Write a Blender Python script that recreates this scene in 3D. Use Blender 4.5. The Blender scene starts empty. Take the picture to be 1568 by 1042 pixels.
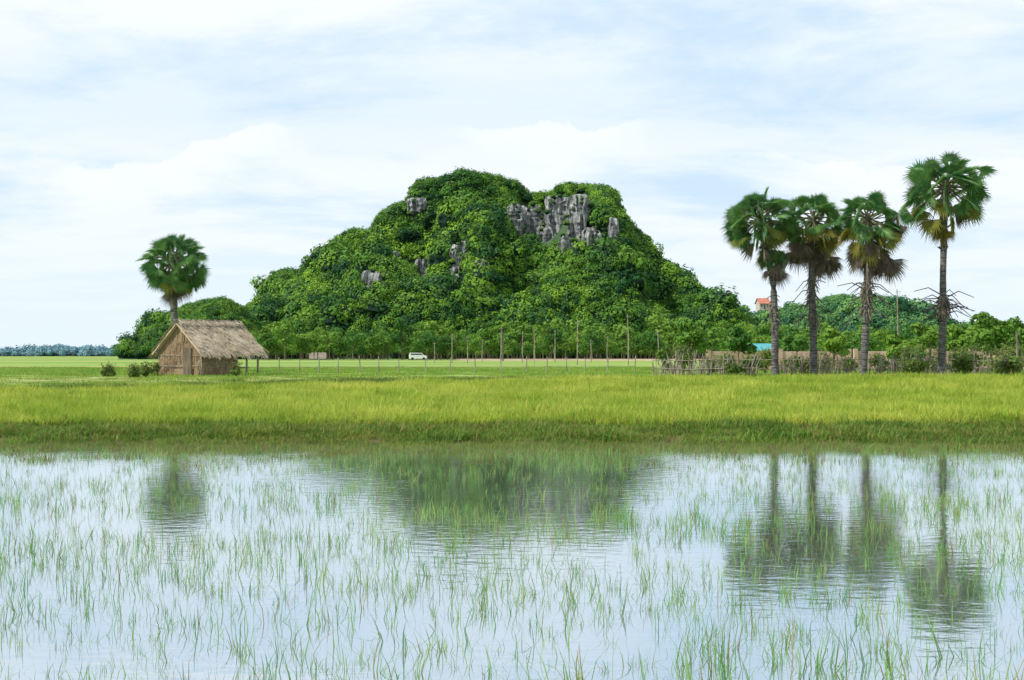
import bpy, math, random
import numpy as np
from mathutils import Vector, Matrix, noise as mn
random.seed(7)
rng = np.random.default_rng(7)
U = random.uniform
F = 2178.0
HC = 2.0
scene = bpy.context.scene
def W(px, py, D):
    return ((px-784)/F*D, D, HC+(545-py)/F*D)
def nz(x, y, z=0.0):
    return mn.noise(Vector((x, y, z)))
def lerp(a, b, t): return a+(b-a)*t
def sstep(a, b, x):
    t = max(0, min(1, (x-a)/(b-a))); return t*t*(3-2*t)

# ------------------------------------------------------------ materials
def newmat(name):
    m = bpy.data.materials.new(name); m.use_nodes = True
    nt = m.node_tree
    for n in list(nt.nodes): nt.nodes.remove(n)
    out = nt.nodes.new('ShaderNodeOutputMaterial')
    return m, nt, out
def N(nt, t, **kw):
    n = nt.nodes.new(t)
    for k, v in kw.items(): setattr(n, k, v)
    return n
def noise_fac(nt, scale, detail=4, coord='pos', lo=0.35, hi=0.65, stretch=None):
    if coord == 'pos':
        g = N(nt, 'ShaderNodeNewGeometry'); src = g.outputs['Position']
    else:
        g = N(nt, 'ShaderNodeTexCoord'); src = g.outputs['Object']
    mp = N(nt, 'ShaderNodeMapping'); nt.links.new(src, mp.inputs['Vector'])
    if stretch: mp.inputs['Scale'].default_value = stretch
    t = N(nt, 'ShaderNodeTexNoise'); t.inputs['Scale'].default_value = scale
    t.inputs['Detail'].default_value = detail
    nt.links.new(mp.outputs[0], t.inputs['Vector'])
    r = N(nt, 'ShaderNodeMapRange'); r.inputs[1].default_value = lo; r.inputs[2].default_value = hi
    nt.links.new(t.outputs[0], r.inputs[0])
    return r.outputs[0]
def mix(nt, fac, a, b, mode='MIX'):
    m = N(nt, 'ShaderNodeMix', data_type='RGBA', blend_type=mode)
    if isinstance(fac, (int, float)): m.inputs[0].default_value = fac
    else: nt.links.new(fac, m.inputs[0])
    for i, c in ((6, a), (7, b)):
        if isinstance(c, tuple): m.inputs[i].default_value = (*c, 1)
        else: nt.links.new(c, m.inputs[i])
    return m.outputs[2]
def foliage(name, dark, light, alt, big=0.05, small=1.5, transl=0.3, altamt=0.5, rough=0.6, rnd=True, alt2=None):
    m, nt, out = newmat(name)
    f1 = noise_fac(nt, big, 3)
    f2 = noise_fac(nt, small, 3, lo=0.3, hi=0.7)
    oi = N(nt, 'ShaderNodeObjectInfo')
    c = mix(nt, f2, dark, light)
    ma = N(nt, 'ShaderNodeMath', operation='MULTIPLY'); ma.inputs[1].default_value = altamt
    if rnd: 
        mm = N(nt, 'ShaderNodeMath', operation='MULTIPLY')
        nt.links.new(oi.outputs['Random'], mm.inputs[0]); 
        ad = N(nt, 'ShaderNodeMath', operation='ADD'); ad.inputs[1].default_value = 0.3
        nt.links.new(f1, ad.inputs[0]); nt.links.new(ad.outputs[0], mm.inputs[1])
        nt.links.new(mm.outputs[0], ma.inputs[0])
    else: nt.links.new(f1, ma.inputs[0])
    c = mix(nt, ma.outputs[0], c, alt)
    if rnd:
        r = N(nt, 'ShaderNodeMapRange'); r.inputs[1].default_value = 0.0; r.inputs[2].default_value = 0.45; r.inputs[3].default_value = 0.8; r.inputs[4].default_value = 0.0
        nt.links.new(oi.outputs['Random'], r.inputs[0])
        c = mix(nt, r.outputs[0], c, dark)
    b = N(nt, 'ShaderNodeBsdfPrincipled'); b.inputs['Roughness'].default_value = rough
    b.inputs['Specular IOR Level'].default_value = 0.2
    tr = N(nt, 'ShaderNodeBsdfTranslucent')
    nt.links.new(c, b.inputs['Base Color']); nt.links.new(c, tr.inputs['Color'])
    ms = N(nt, 'ShaderNodeMixShader'); ms.inputs[0].default_value = transl
    nt.links.new(b.outputs[0], ms.inputs[1]); nt.links.new(tr.outputs[0], ms.inputs[2])
    nt.links.new(ms.outputs[0], out.inputs[0])
    return m
def solid(name, a, b, scale=3, rough=0.85, stretch=None, coord='pos', bump=0.0, spec=0.2, metal=0, bd=.05):
    m, nt, out = newmat(name)
    f = noise_fac(nt, scale, 6, coord, stretch=stretch)
    c = mix(nt, f, a, b)
    p = N(nt, 'ShaderNodeBsdfPrincipled'); p.inputs['Roughness'].default_value = rough
    p.inputs['Specular IOR Level'].default_value = spec
    p.inputs['Metallic'].default_value = metal
    nt.links.new(c, p.inputs['Base Color'])
    if bump:
        bp = N(nt, 'ShaderNodeBump'); bp.inputs['Strength'].default_value = bump
        bp.inputs['Distance'].default_value = bd
        nt.links.new(f, bp.inputs['Height']); nt.links.new(bp.outputs[0], p.inputs['Normal'])
    nt.links.new(p.outputs[0], out.inputs[0])
    return m

M_hillleaf = foliage('hill_foliage', (0.013, 0.068, 0.02), (0.05, 0.185, 0.024), (0.22, 0.4, 0.03), big=0.022, small=0.3, altamt=0.8, transl=0.22)
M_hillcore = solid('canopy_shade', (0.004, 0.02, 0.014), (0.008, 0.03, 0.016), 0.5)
M_farleaf = foliage('distant_foliage', (0.04, 0.14, 0.07), (0.09, 0.25, 0.08), (0.22, 0.4, 0.09), big=0.02, small=0.2, altamt=0.7, transl=0.2)  # bluer green: aerial haze is put into the leaf colour
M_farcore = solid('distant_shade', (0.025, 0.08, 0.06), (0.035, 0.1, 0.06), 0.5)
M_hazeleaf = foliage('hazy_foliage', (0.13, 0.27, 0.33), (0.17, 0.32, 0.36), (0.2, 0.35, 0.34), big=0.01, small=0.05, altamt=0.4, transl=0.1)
M_treeleaf = foliage('tree_foliage', (0.03, 0.11, 0.016), (0.09, 0.23, 0.025), (0.22, 0.36, 0.04), big=0.3, small=1.5, altamt=0.7)
M_shrub = foliage('shrub_foliage', (0.045, 0.12, 0.02), (0.12, 0.23, 0.03), (0.24, 0.28, 0.06), big=0.4, small=2.5, altamt=0.6, rnd=False)
M_bark = solid('bark', (0.09, 0.07, 0.05), (0.2, 0.17, 0.13), 4, bump=0.4)
M_palm = foliage('palm_leaf', (0.04, 0.14, 0.055), (0.12, 0.28, 0.085), (0.2, 0.34, 0.07), big=0.8, small=2.5, altamt=0.5, transl=0.4, rough=0.4, rnd=False)
M_palmy = foliage('palm_leaf_yellowing', (0.14, 0.21, 0.04), (0.28, 0.31, 0.055), (0.34, 0.24, 0.07), big=0.8, small=2, altamt=0.7, rnd=False, transl=.4)
M_palmd = foliage('palm_leaf_dry', (0.1, 0.078, 0.055), (0.25, 0.205, 0.15), (0.33, 0.29, 0.215), big=0.8, small=2, altamt=0.5, rnd=False, transl=0.2)
M_pet = solid('palm_petiole', (0.08, 0.09, 0.045), (0.19, 0.19, 0.1), 2)
M_trunk = solid('palm_trunk', (0.05, 0.05, 0.046), (0.19, 0.185, 0.17), 2.2, stretch=(1.5, 1.5, 6), bump=0.8)
M_rice = foliage('rice_leaf', (0.19, 0.32, 0.028), (0.36, 0.48, 0.045), (0.62, 0.61, 0.12), big=0.12, small=0.8, altamt=0.7, transl=0.4)
M_bank = foliage('bank_grass', (0.055, 0.15, 0.015), (0.14, 0.26, 0.025), (0.24, 0.26, 0.05), big=0.3, small=1.2, altamt=0.6, transl=0.3)
M_dike = foliage('dike_weed', (0.035, 0.1, 0.015), (0.08, 0.17, 0.022), (0.14, 0.17, 0.04), big=0.3, small=1.2, altamt=0.5, transl=0.25)
M_dryg = foliage('dry_grass', (0.2, 0.12, 0.05), (0.34, 0.23, 0.1), (0.22, 0.24, 0.05), big=0.3, small=1.2, altamt=0.5, transl=0.3)
M_reed = foliage('brown_weed', (0.13, 0.09, 0.045), (0.2, 0.18, 0.06), (0.12, 0.2, 0.04), big=0.5, small=2, altamt=0.6, transl=0.3)
M_field = foliage('pasture_grass', (0.12, 0.26, 0.03), (0.2, 0.36, 0.04), (0.34, 0.4, 0.07), big=0.08, small=0.5, altamt=0.6, transl=0.3)
M_paddy = foliage('paddy_shoot', (0.065, 0.2, 0.05), (0.14, 0.33, 0.08), (0.36, 0.46, 0.14), big=0.4, small=1.5, altamt=0.6, transl=0.35)
M_thatch = foliage('thatch', (0.28, 0.215, 0.14), (0.51, 0.42, 0.295), (0.64, 0.55, 0.42), big=0.7, small=7, altamt=0.6, transl=0.03, rnd=False, rough=0.9)
M_wall = foliage('straw_wall', (0.13, 0.085, 0.05), (0.3, 0.215, 0.13), (0.38, 0.285, 0.18), big=1, small=7, altamt=0.5, transl=0.03, rnd=False, rough=0.9)
M_wood = solid('weathered_wood', (0.18, 0.15, 0.12), (0.36, 0.32, 0.26), 5, stretch=(1, 1, 0.3))
M_rock = solid('limestone', (0.06, 0.078, 0.09), (0.4, 0.4, 0.39), 0.35, stretch=(2.0, 2.0, 0.35), bump=1.0, bd=1.2)
M_wire = solid('wire', (0.12, 0.12, 0.12), (0.2, 0.2, 0.2), 5)
M_brick = solid('pink_brick', (0.42, 0.27, 0.2), (0.52, 0.38, 0.3), 1.0)
M_earth = solid('bare_earth', (0.3, 0.22, 0.14), (0.38, 0.3, 0.2), 0.2)
M_white = solid('white_paint', (0.7, 0.7, 0.7), (0.8, 0.8, 0.8), 2, rough=0.4)
M_glass = solid('dark_glass', (0.03, 0.04, 0.05), (0.05, 0.06, 0.07), 2, rough=0.1, spec=0.5)
M_tyre = solid('tyre', (0.02, 0.02, 0.02), (0.03, 0.03, 0.03), 2)
M_redroof = solid('red_roof', (0.4, 0.14, 0.1), (0.5, 0.22, 0.16), 1)
M_teal = solid('teal_roof', (0.08, 0.3, 0.33), (0.1, 0.36, 0.38), 1)
M_greyroof = solid('grey_roof', (0.22, 0.18, 0.14), (0.3, 0.26, 0.22), 1)
M_plaster = solid('plaster', (0.4, 0.36, 0.3), (0.5, 0.46, 0.4), 1)

def mk_hillground():
    m, nt, out = newmat('hill_ground')
    f = noise_fac(nt, 0.15, 6)
    c = mix(nt, f, (0.015, 0.05, 0.015), (0.04, 0.09, 0.03))
    p = N(nt, 'ShaderNodeBsdfPrincipled'); p.inputs['Roughness'].default_value = 0.9
    nt.links.new(c, p.inputs['Base Color']); nt.links.new(p.outputs[0], out.inputs[0])
    return m
M_hillg = mk_hillground()
def mk_ground():
    m, nt, out = newmat('ground_soil_and_grass')
    f = noise_fac(nt, 0.05, 6, stretch=(0.5, 1.5, 1))
    f2 = noise_fac(nt, 0.6, 6)
    f3 = noise_fac(nt, 0.012, 4, lo=0.48, hi=0.6, stretch=(0.5, 2.0, 1))
    c = mix(nt, f, (0.1, 0.22, 0.035), (0.2, 0.32, 0.05))
    c = mix(nt, f3, c, (0.3, 0.3, 0.11))
    c2 = mix(nt, f2, (0.07, 0.13, 0.02), (0.15, 0.1, 0.05))
    g = N(nt, 'ShaderNodeNewGeometry'); s = N(nt, 'ShaderNodeSeparateXYZ'); nt.links.new(g.outputs['Position'], s.inputs[0])
    r = N(nt, 'ShaderNodeMapRange'); r.inputs[1].default_value = 45; r.inputs[2].default_value = 75
    nt.links.new(s.outputs[1], r.inputs[0])
    c = mix(nt, r.outputs[0], c2, c)
    r2 = N(nt, 'ShaderNodeMapRange'); r2.inputs[1].default_value = 0.02; r2.inputs[2].default_value = 0.12
    nt.links.new(s.outputs[2], r2.inputs[0])
    c = mix(nt, r2.outputs[0], (0.1, 0.065, 0.04), c)
    p = N(nt, 'ShaderNodeBsdfPrincipled'); p.inputs['Roughness'].default_value = 0.9; p.inputs['Specular IOR Level'].default_value = 0.1
    nt.links.new(c, p.inputs['Base Color']); nt.links.new(p.outputs[0], out.inputs[0])
    return m
M_ground = mk_ground()
def mk_water():
    m, nt, out = newmat('paddy_water')
    g = N(nt, 'ShaderNodeNewGeometry'); mp = N(nt, 'ShaderNodeMapping'); mp.inputs['Scale'].default_value = (1.0, 1.5, 1)
    nt.links.new(g.outputs['Position'], mp.inputs[0])
    n1 = N(nt, 'ShaderNodeTexNoise'); n1.inputs['Scale'].default_value = 3.6; n1.inputs['Detail'].default_value = 3
    n2 = N(nt, 'ShaderNodeTexNoise'); n2.inputs['Scale'].default_value = 0.2; n2.inputs['Detail'].default_value = 2
    nt.links.new(mp.outputs[0], n1.inputs[0]); nt.links.new(mp.outputs[0], n2.inputs[0])
    mu = N(nt, 'ShaderNodeMath', operation='MULTIPLY'); nt.links.new(n1.outputs[0], mu.inputs[0]); nt.links.new(n2.outputs[0], mu.inputs[1])
    bp = N(nt, 'ShaderNodeBump'); bp.inputs['Strength'].default_value = 0.22; bp.inputs['Distance'].default_value = 0.025
    nt.links.new(mu.outputs[0], bp.inputs['Height'])
    d = N(nt, 'ShaderNodeBsdfDiffuse'); d.inputs[0].default_value = (0.13, 0.135, 0.11, 1)
    gl = N(nt, 'ShaderNodeBsdfGlossy'); gl.inputs[0].default_value = (0.87, 0.94, 1.0, 1); gl.inputs['Roughness'].default_value = 0.055
    fr = N(nt, 'ShaderNodeFresnel'); fr.inputs[0].default_value = 1.33
    r = N(nt, 'ShaderNodeMapRange'); r.inputs[1].default_value = 0.0; r.inputs[2].default_value = .7; r.inputs[3].default_value = .7; r.inputs[4].default_value = .9
    nt.links.new(fr.outputs[0], r.inputs[0])
    nt.links.new(bp.outputs[0], gl.inputs['Normal']); nt.links.new(bp.outputs[0], fr.inputs['Normal'])
    ms = N(nt, 'ShaderNodeMixShader'); nt.links.new(r.outputs[0], ms.inputs[0]); nt.links.new(d.outputs[0], ms.inputs[1]); nt.links.new(gl.outputs[0], ms.inputs[2])
    nt.links.new(ms.outputs[0], out.inputs[0])
    return m
M_water = mk_water()

# ------------------------------------------------------------ mesh helpers
class MB:
    def __init__(s): s.v = []; s.f = []; s.m = []
    def add(s, vs, fs, mat=0):
        o = len(s.v); s.v.extend([tuple(a) for a in vs])
        for f in fs: s.f.append(tuple(i+o for i in f)); s.m.append(mat)
    def tube(s, pts, radii, n=8, mat=0, cap=True):
        pts = [Vector(p) for p in pts]; vs = []
        for i, p in enumerate(pts):
            d = (pts[min(i+1, len(pts)-1)]-pts[max(i-1, 0)]).normalized()
            a = d.cross(Vector((0, 0, 1)))
            if a.length < 0.05: a = d.cross(Vector((0, 1, 0)))
            a.normalize(); b = d.cross(a).normalized()
            for k in range(n):
                t = 2*math.pi*k/n
                vs.append(p+(a*math.cos(t)+b*math.sin(t))*radii[i])
        fs = []
        for i in range(len(pts)-1):
            for k in range(n):
                fs.append((i*n+k, i*n+(k+1) % n, (i+1)*n+(k+1) % n, (i+1)*n+k))
        if cap:
            fs.append(tuple(range(n))[::-1]); fs.append(tuple((len(pts)-1)*n+k for k in range(n)))
        s.add(vs, fs, mat)
    def box(s, c, size, mat=0, rz=0):
        vs = []
        for z in (-.5, .5):
            for x, y in ((-.5, -.5), (.5, -.5), (.5, .5), (-.5, .5)):
                X = x*size[0]; Y = y*size[1]
                vs.append((c[0]+X*math.cos(rz)-Y*math.sin(rz), c[1]+X*math.sin(rz)+Y*math.cos(rz), c[2]+z*size[2]))
        s.add(vs, [(3, 2, 1, 0), (4, 5, 6, 7), (0, 1, 5, 4), (1, 2, 6, 5), (2, 3, 7, 6), (3, 0, 4, 7)], mat)
    def obj(s, name, mats, parent=None, loc=(0, 0, 0), link=True, smooth=False):
        me = bpy.data.meshes.new(name); me.from_pydata(s.v, [], s.f)
        for m in mats: me.materials.append(m)
        me.polygons.foreach_set('material_index', s.m)
        if smooth: me.polygons.foreach_set('use_smooth', [True]*len(s.f))
        me.update()
        o = bpy.data.objects.new(name, me); o.location = loc
        if link: scene.collection.objects.link(o)
        if parent: o.parent = parent
        return o
def empty(name, loc=(0, 0, 0), rz=0):
    e = bpy.data.objects.new(name, None); e.location = loc; e.rotation_euler = (0, 0, rz)
    scene.collection.objects.link(e); return e

def scatter(name, pts, rots, scls, protos, parent=None):
    col = bpy.data.collections.new(name+'_parts')
    for p in protos: col.objects.link(p)
    me = bpy.data.meshes.new(name); me.from_pydata([tuple(p) for p in pts], [], [])
    n = len(pts)
    a = me.attributes.new('rot', 'FLOAT_VECTOR', 'POINT'); a.data.foreach_set('vector', np.array(rots, dtype=np.float32).ravel())
    a = me.attributes.new('scl', 'FLOAT_VECTOR', 'POINT'); a.data.foreach_set('vector', np.array(scls, dtype=np.float32).ravel())
    a = me.attributes.new('idx', 'INT', 'POINT'); a.data.foreach_set('value', rng.integers(0, len(protos), n).astype(np.int32))
    o = bpy.data.objects.new(name, me); scene.collection.objects.link(o)
    if parent: o.parent = parent
    ng = bpy.data.node_groups.new(name+'_gn', 'GeometryNodeTree')
    ng.interface.new_socket('Geometry', in_out='INPUT', socket_type='NodeSocketGeometry')
    ng.interface.new_socket('Geometry', in_out='OUTPUT', socket_type='NodeSocketGeometry')
    gi = ng.nodes.new('NodeGroupInput'); go = ng.nodes.new('NodeGroupOutput')
    ci = ng.nodes.new('GeometryNodeCollectionInfo'); ci.inputs['Collection'].default_value = col
    ci.inputs['Separate Children'].default_value = True; ci.inputs['Reset Children'].default_value = True
    ip = ng.nodes.new('GeometryNodeInstanceOnPoints'); ip.inputs['Pick Instance'].default_value = True
    def na(nm, t):
        x = ng.nodes.new('GeometryNodeInputNamedAttribute'); x.data_type = t; x.inputs['Name'].default_value = nm
        return x.outputs['Attribute']
    L = ng.links
    L.new(gi.outputs[0], ip.inputs['Points']); L.new(ci.outputs[0], ip.inputs['Instance'])
    L.new(na('idx', 'INT'), ip.inputs['Instance Index'])
    L.new(na('rot', 'FLOAT_VECTOR'), ip.inputs['Rotation'])
    L.new(na('scl', 'FLOAT_VECTOR'), ip.inputs['Scale'])
    L.new(ip.outputs[0], go.inputs[0])
    md = o.modifiers.new('instances', 'NODES'); md.node_group = ng
    return o

# ------------------------------------------------------------ terrain
PY = [-60, 28, 31.0, 32.0, 33.2, 35.5, 72, 82, 1e5]
PZ = [-0.5, -0.4, -0.12, 0.01, 0.15, 0.2, 0.72, 0.85, 0.85]
def ground_z(x, y):
    if y > 90: return 0.85
    w = max(0, min(1, (40-y)/6))
    ys = y-w*(0.9*nz(x*0.12, 3.1)+0.45*nz(x*0.7, 8.3))
    z = float(np.interp(ys, PY, PZ))
    if y < 88: z += 0.03*nz(x*0.8, y*0.8, 2)
    return z
def rice_far(x): return min(73, max(50, 54+(x+19.4)*0.68)) + 0.6*nz(x*0.2, 5)
def graded(fine, end, r=1.25):
    out = list(fine); st = out[-1]-out[-2]
    while out[-1] < end:
        st *= r; out.append(out[-1]+st)
    return out
ysr = graded(list(np.arange(-60, 28, 4))+list(np.arange(28, 40, 0.3))+list(np.arange(40, 92, 1.5)), 9000)
xp = graded(list(np.arange(0, 50, 0.8)), 8000)
xs = [-a for a in xp[:0:-1]]+xp
mb = MB()
mb.v = [(x, y, ground_z(x, y)) for y in ysr for x in xs]
nx = len(xs)
mb.f = [(j*nx+i, j*nx+i+1, (j+1)*nx+i+1, (j+1)*nx+i) for j in range(len(ysr)-1) for i in range(nx-1)]
mb.m = [0]*len(mb.f)
mb.obj('ground', [M_ground], smooth=True)
mb = MB(); mb.add([(-1500, -60, 0), (1500, -60, 0), (1500, 35, 0), (-1500, 35, 0)], [(0, 1, 2, 3)])
mb.obj('water', [M_water])

# ------------------------------------------------------------ grass prototypes
def blade(mb, x, y, h, w, lean, az, mat=0, z0=0):
    dx, dy = math.cos(az), math.sin(az)
    fa = az+math.pi/2+U(-.6, .6); wx, wy = math.cos(fa)*w/2, math.sin(fa)*w/2
    pts = []
    for t in (0, .5, 1):
        o = lean*h*t*t
        pts.append((x+dx*o, y+dy*o, z0+h*t*(1-0.25*lean*t)))
    (a, b, c) = pts
    vs = [(a[0]-wx, a[1]-wy, a[2]), (a[0]+wx, a[1]+wy, a[2]), (b[0]+wx*.8, b[1]+wy*.8, b[2]), (b[0]-wx*.8, b[1]-wy*.8, b[2]), c]
    mb.add(vs, [(0, 1, 2, 3), (3, 2, 4)], mat)
def patch(name, n, size, h, w, lean, mats, p2=0.0):
    mb = MB()
    for _ in range(n):
        blade(mb, U(-size, size), U(-size, size), h*U(.6, 1.15), w*U(.6, 1.3), lean*U(.2, 1.4), U(0, 6.28), 1 if random.random() < p2 else 0, -0.03)
    return mb.obj(name, mats, link=False)
def spread(xfun, n, zoff=0.0, s0=0.8, s1=1.2, tilt=0.08):
    P, R, S = [], [], []
    while len(P) < n:
        r = xfun()
        if r is None: continue
        x, y, k = r
        P.append((x, y, ground_z(x, y)+zoff)); R.append((U(-tilt, tilt), U(-tilt, tilt), U(0, 6.28)))
        s = U(s0, s1)*k; S.append((s, s, s*U(.85, 1.15)))
    return P, R, S

rp = [patch('rice_patch_%d' % i, 160, 0.4, 0.37, 0.018, 0.7, [M_rice, M_dryg], 0.03) for i in range(4)]
def f():
    y = U(35.2, 74); x = U(-1, 1)*(y*0.36+6)
    if y > rice_far(x) or y < 35.8+0.9*nz(x*.5, 1): return None
    return x, y, 1.0+0.3*nz(x*.3, y*.3)+.5*nz(x*1.1, y*.8)
scatter('rice_field', *spread(f, 6600, s0=.65, s1=1.35), rp)
bp_ = [patch('bank_patch_%d' % i, 130, 0.35, 0.17, 0.015, 0.9, [M_bank, M_dryg], 0.08+0.25*(i == 2)) for i in range(4)]
def f():
    y = U(31.3, 37.3); x = U(-1, 1)*20
    z = ground_z(x, y)
    if z < -0.04: return None
    if z < 0.1 and nz(x*1.2, y*1.5) > 0.12: return None
    return x, y, 1.1+1.0*nz(x*.9, y*.9, 4)+(.6 if random.random() < .05 else 0)
scatter('bank_grass', *spread(f, 2400), bp_)
wd = [patch('weed_patch_%d' % i, 26, 0.3, 0.15, 0.011, 0.8, [M_reed, M_bank], 0.4) for i in range(4)]
def f():
    y = 32.8-abs(random.gauss(0, 2.3)); x = U(-1, 1)*18
    if ground_z(x, y) > .05: return None
    if y < 30 and nz(x*.5, y*.7, 3) < -.05: return None
    return x, y, 1+.5*nz(x*.8, y*.8)
P, R, S = spread(f, 2300); P = [(p[0], p[1], 0.0) for p in P]
scatter('shoreline_weeds', P, R, S, wd)
dk = [patch('dike_patch_%d' % i, 120, 0.5, 0.26, 0.022, 0.8, [M_dike, M_dryg], 0.1) for i in range(3)]
def f():
    x = U(-36, 34); y = rice_far(x)+abs(random.gauss(0, 1))*(1.6 if x > 0 else 3.5)
    return x, y, 1+0.7*nz(x*.3, y*.3)
scatter('dike_grass', *spread(f, 1900), dk)
fp = [patch('pasture_patch_%d' % i, 120, 0.8, 0.13, 0.022, 0.9, [M_field, M_dryg], 0.12) for i in range(3)]
def f():
    y = U(55, 140); x = U(-1, 1)*(y*0.37+5)
    if y < rice_far(x)+1: return None
    return x, y, 1.0+0.8*nz(x*.15, y*.15)
scatter('pasture_grass', *spread(f, 4500), fp)
def shoot(name, nb, h, mats, w=0.0062):
    mb = MB()
    for _ in range(nb):
        a = U(0, 6.28); r = U(0, .09)
        L = random.choice((.1, .2, .4, .7))
        blade(mb, r*math.cos(a), r*math.sin(a), h*U(.4, 1.15), w*U(.7, 1.3), L, a+U(-1.2, 1.2), 1 if random.random() < .1 else 0)
        if random.random() < .3:
            blade(mb, r*math.cos(a), r*math.sin(a), h*U(.3, .6), w, 1.6, a, 0)
    return mb.obj(name, mats, link=False)
sp = [shoot('paddy_tuft_%02d' % i, (1, 1, 2, 2, 3, 3, 4, 5, 6, 8, 2, 1)[i], 0.25, [M_paddy, M_dryg]) for i in range(12)]
P, R, S = [], [], []
while len(P) < 14500:
    y = math.sqrt(U(6.5**2, 32.5**2)); x = U(-1, 1)*(y*0.37+2.5)
    d = 0.45+0.65*nz(x*.45, y*.45)+0.7*nz(x*1.9, y*1.9, 5)
    if y < 16: d += .3
    elif y > 22: d -= .08
    if random.random() > d: continue
    if ground_z(x, y) > 0.03: continue
    P.append((x, y, -0.02)); R.append((U(-.25, .25), U(-.25, .25), U(0, 6.28)))
    s = U(.35, 1.2)*(0.92+.4*nz(x*.5, y*.5, 9))
    if y > 20: s *= .85
    S.append((s, s, s))
scatter('paddy_shoots', P, R, S, sp)

# ------------------------------------------------------------ foliage clumps
def leafquad(mb, c, nrm, s, mat=0):
    n = Vector(nrm)
    a = n.orthogonal().normalized(); b = n.cross(a).normalized()
    t = U(0, 6.28); a2 = a*math.cos(t)+b*math.sin(t); b2 = n.cross(a2).normalized()
    c = Vector(c); l = s*U(.7, 1.3); w = l*U(.45, .7)
    mb.add([c-a2*l, c-b2*w+n*(.15*l), c+a2*l, c+b2*w], [(0, 1, 2, 3)], mat)
def lobe(mb, c, r, n, leaf, mat=0, flat=0.85, jit=.6):
    c = Vector(c)
    for _ in range(n):
        d = Vector((random.gauss(0, 1), random.gauss(0, 1), random.gauss(0, 1))).normalized()
        if d.z < -.3 and random.random() < .6: d.z = -d.z
        rr = r*(U(.55, 1.0)**.5)*(1+.22*nz(d.x*2.5+c.x, d.y*2.5+c.y, d.z*2.5+c.z)*2)
        p = c+Vector((d.x*rr, d.y*rr, d.z*rr*flat))
        nn = (d+Vector((U(-1, 1), U(-1, 1), U(-.6, 1)))*jit).normalized()
        leafquad(mb, p, nn, leaf, mat)
def blob(mb, c, r, mat, flat=.8, seg=10):
    vs = []; fs = []
    for i in range(seg//2+1):
        th = math.pi*i/(seg//2)
        for k in range(seg):
            ph = 2*math.pi*k/seg
            d = Vector((math.sin(th)*math.cos(ph), math.sin(th)*math.sin(ph), math.cos(th)))
            rr = r*(1+.3*nz(d.x*2+c[0], d.y*2+c[1], d.z*2))
            vs.append((c[0]+d.x*rr, c[1]+d.y*rr, c[2]+d.z*rr*flat))
    for i in range(seg//2):
        for k in range(seg):
            fs.append((i*seg+k, (i+1)*seg+k, (i+1)*seg+(k+1) % seg, i*seg+(k+1) % seg))
    mb.add(vs, fs, mat)
def clump(name, mats, leaf=0.12, nl=6, per=75):
    mb = MB()
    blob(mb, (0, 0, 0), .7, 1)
    lobe(mb, (0, 0, .15), .85, per*2, leaf, jit=.35)
    for i in range(nl):
        a = 6.28*i/nl+U(-.4, .4); r = U(.35, .75)
        lobe(mb, (r*math.cos(a), r*math.sin(a), U(-.1, .45)), U(.28, .5), per, leaf, jit=.35)
    return mb.obj(name, mats, link=False)
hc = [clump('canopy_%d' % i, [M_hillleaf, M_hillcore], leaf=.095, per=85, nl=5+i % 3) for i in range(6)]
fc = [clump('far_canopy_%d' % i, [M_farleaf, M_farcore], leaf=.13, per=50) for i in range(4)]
zc = [clump('hazy_canopy_%d' % i, [M_hazeleaf, M_hazeleaf], leaf=.2, per=25) for i in range(3)]

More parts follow.
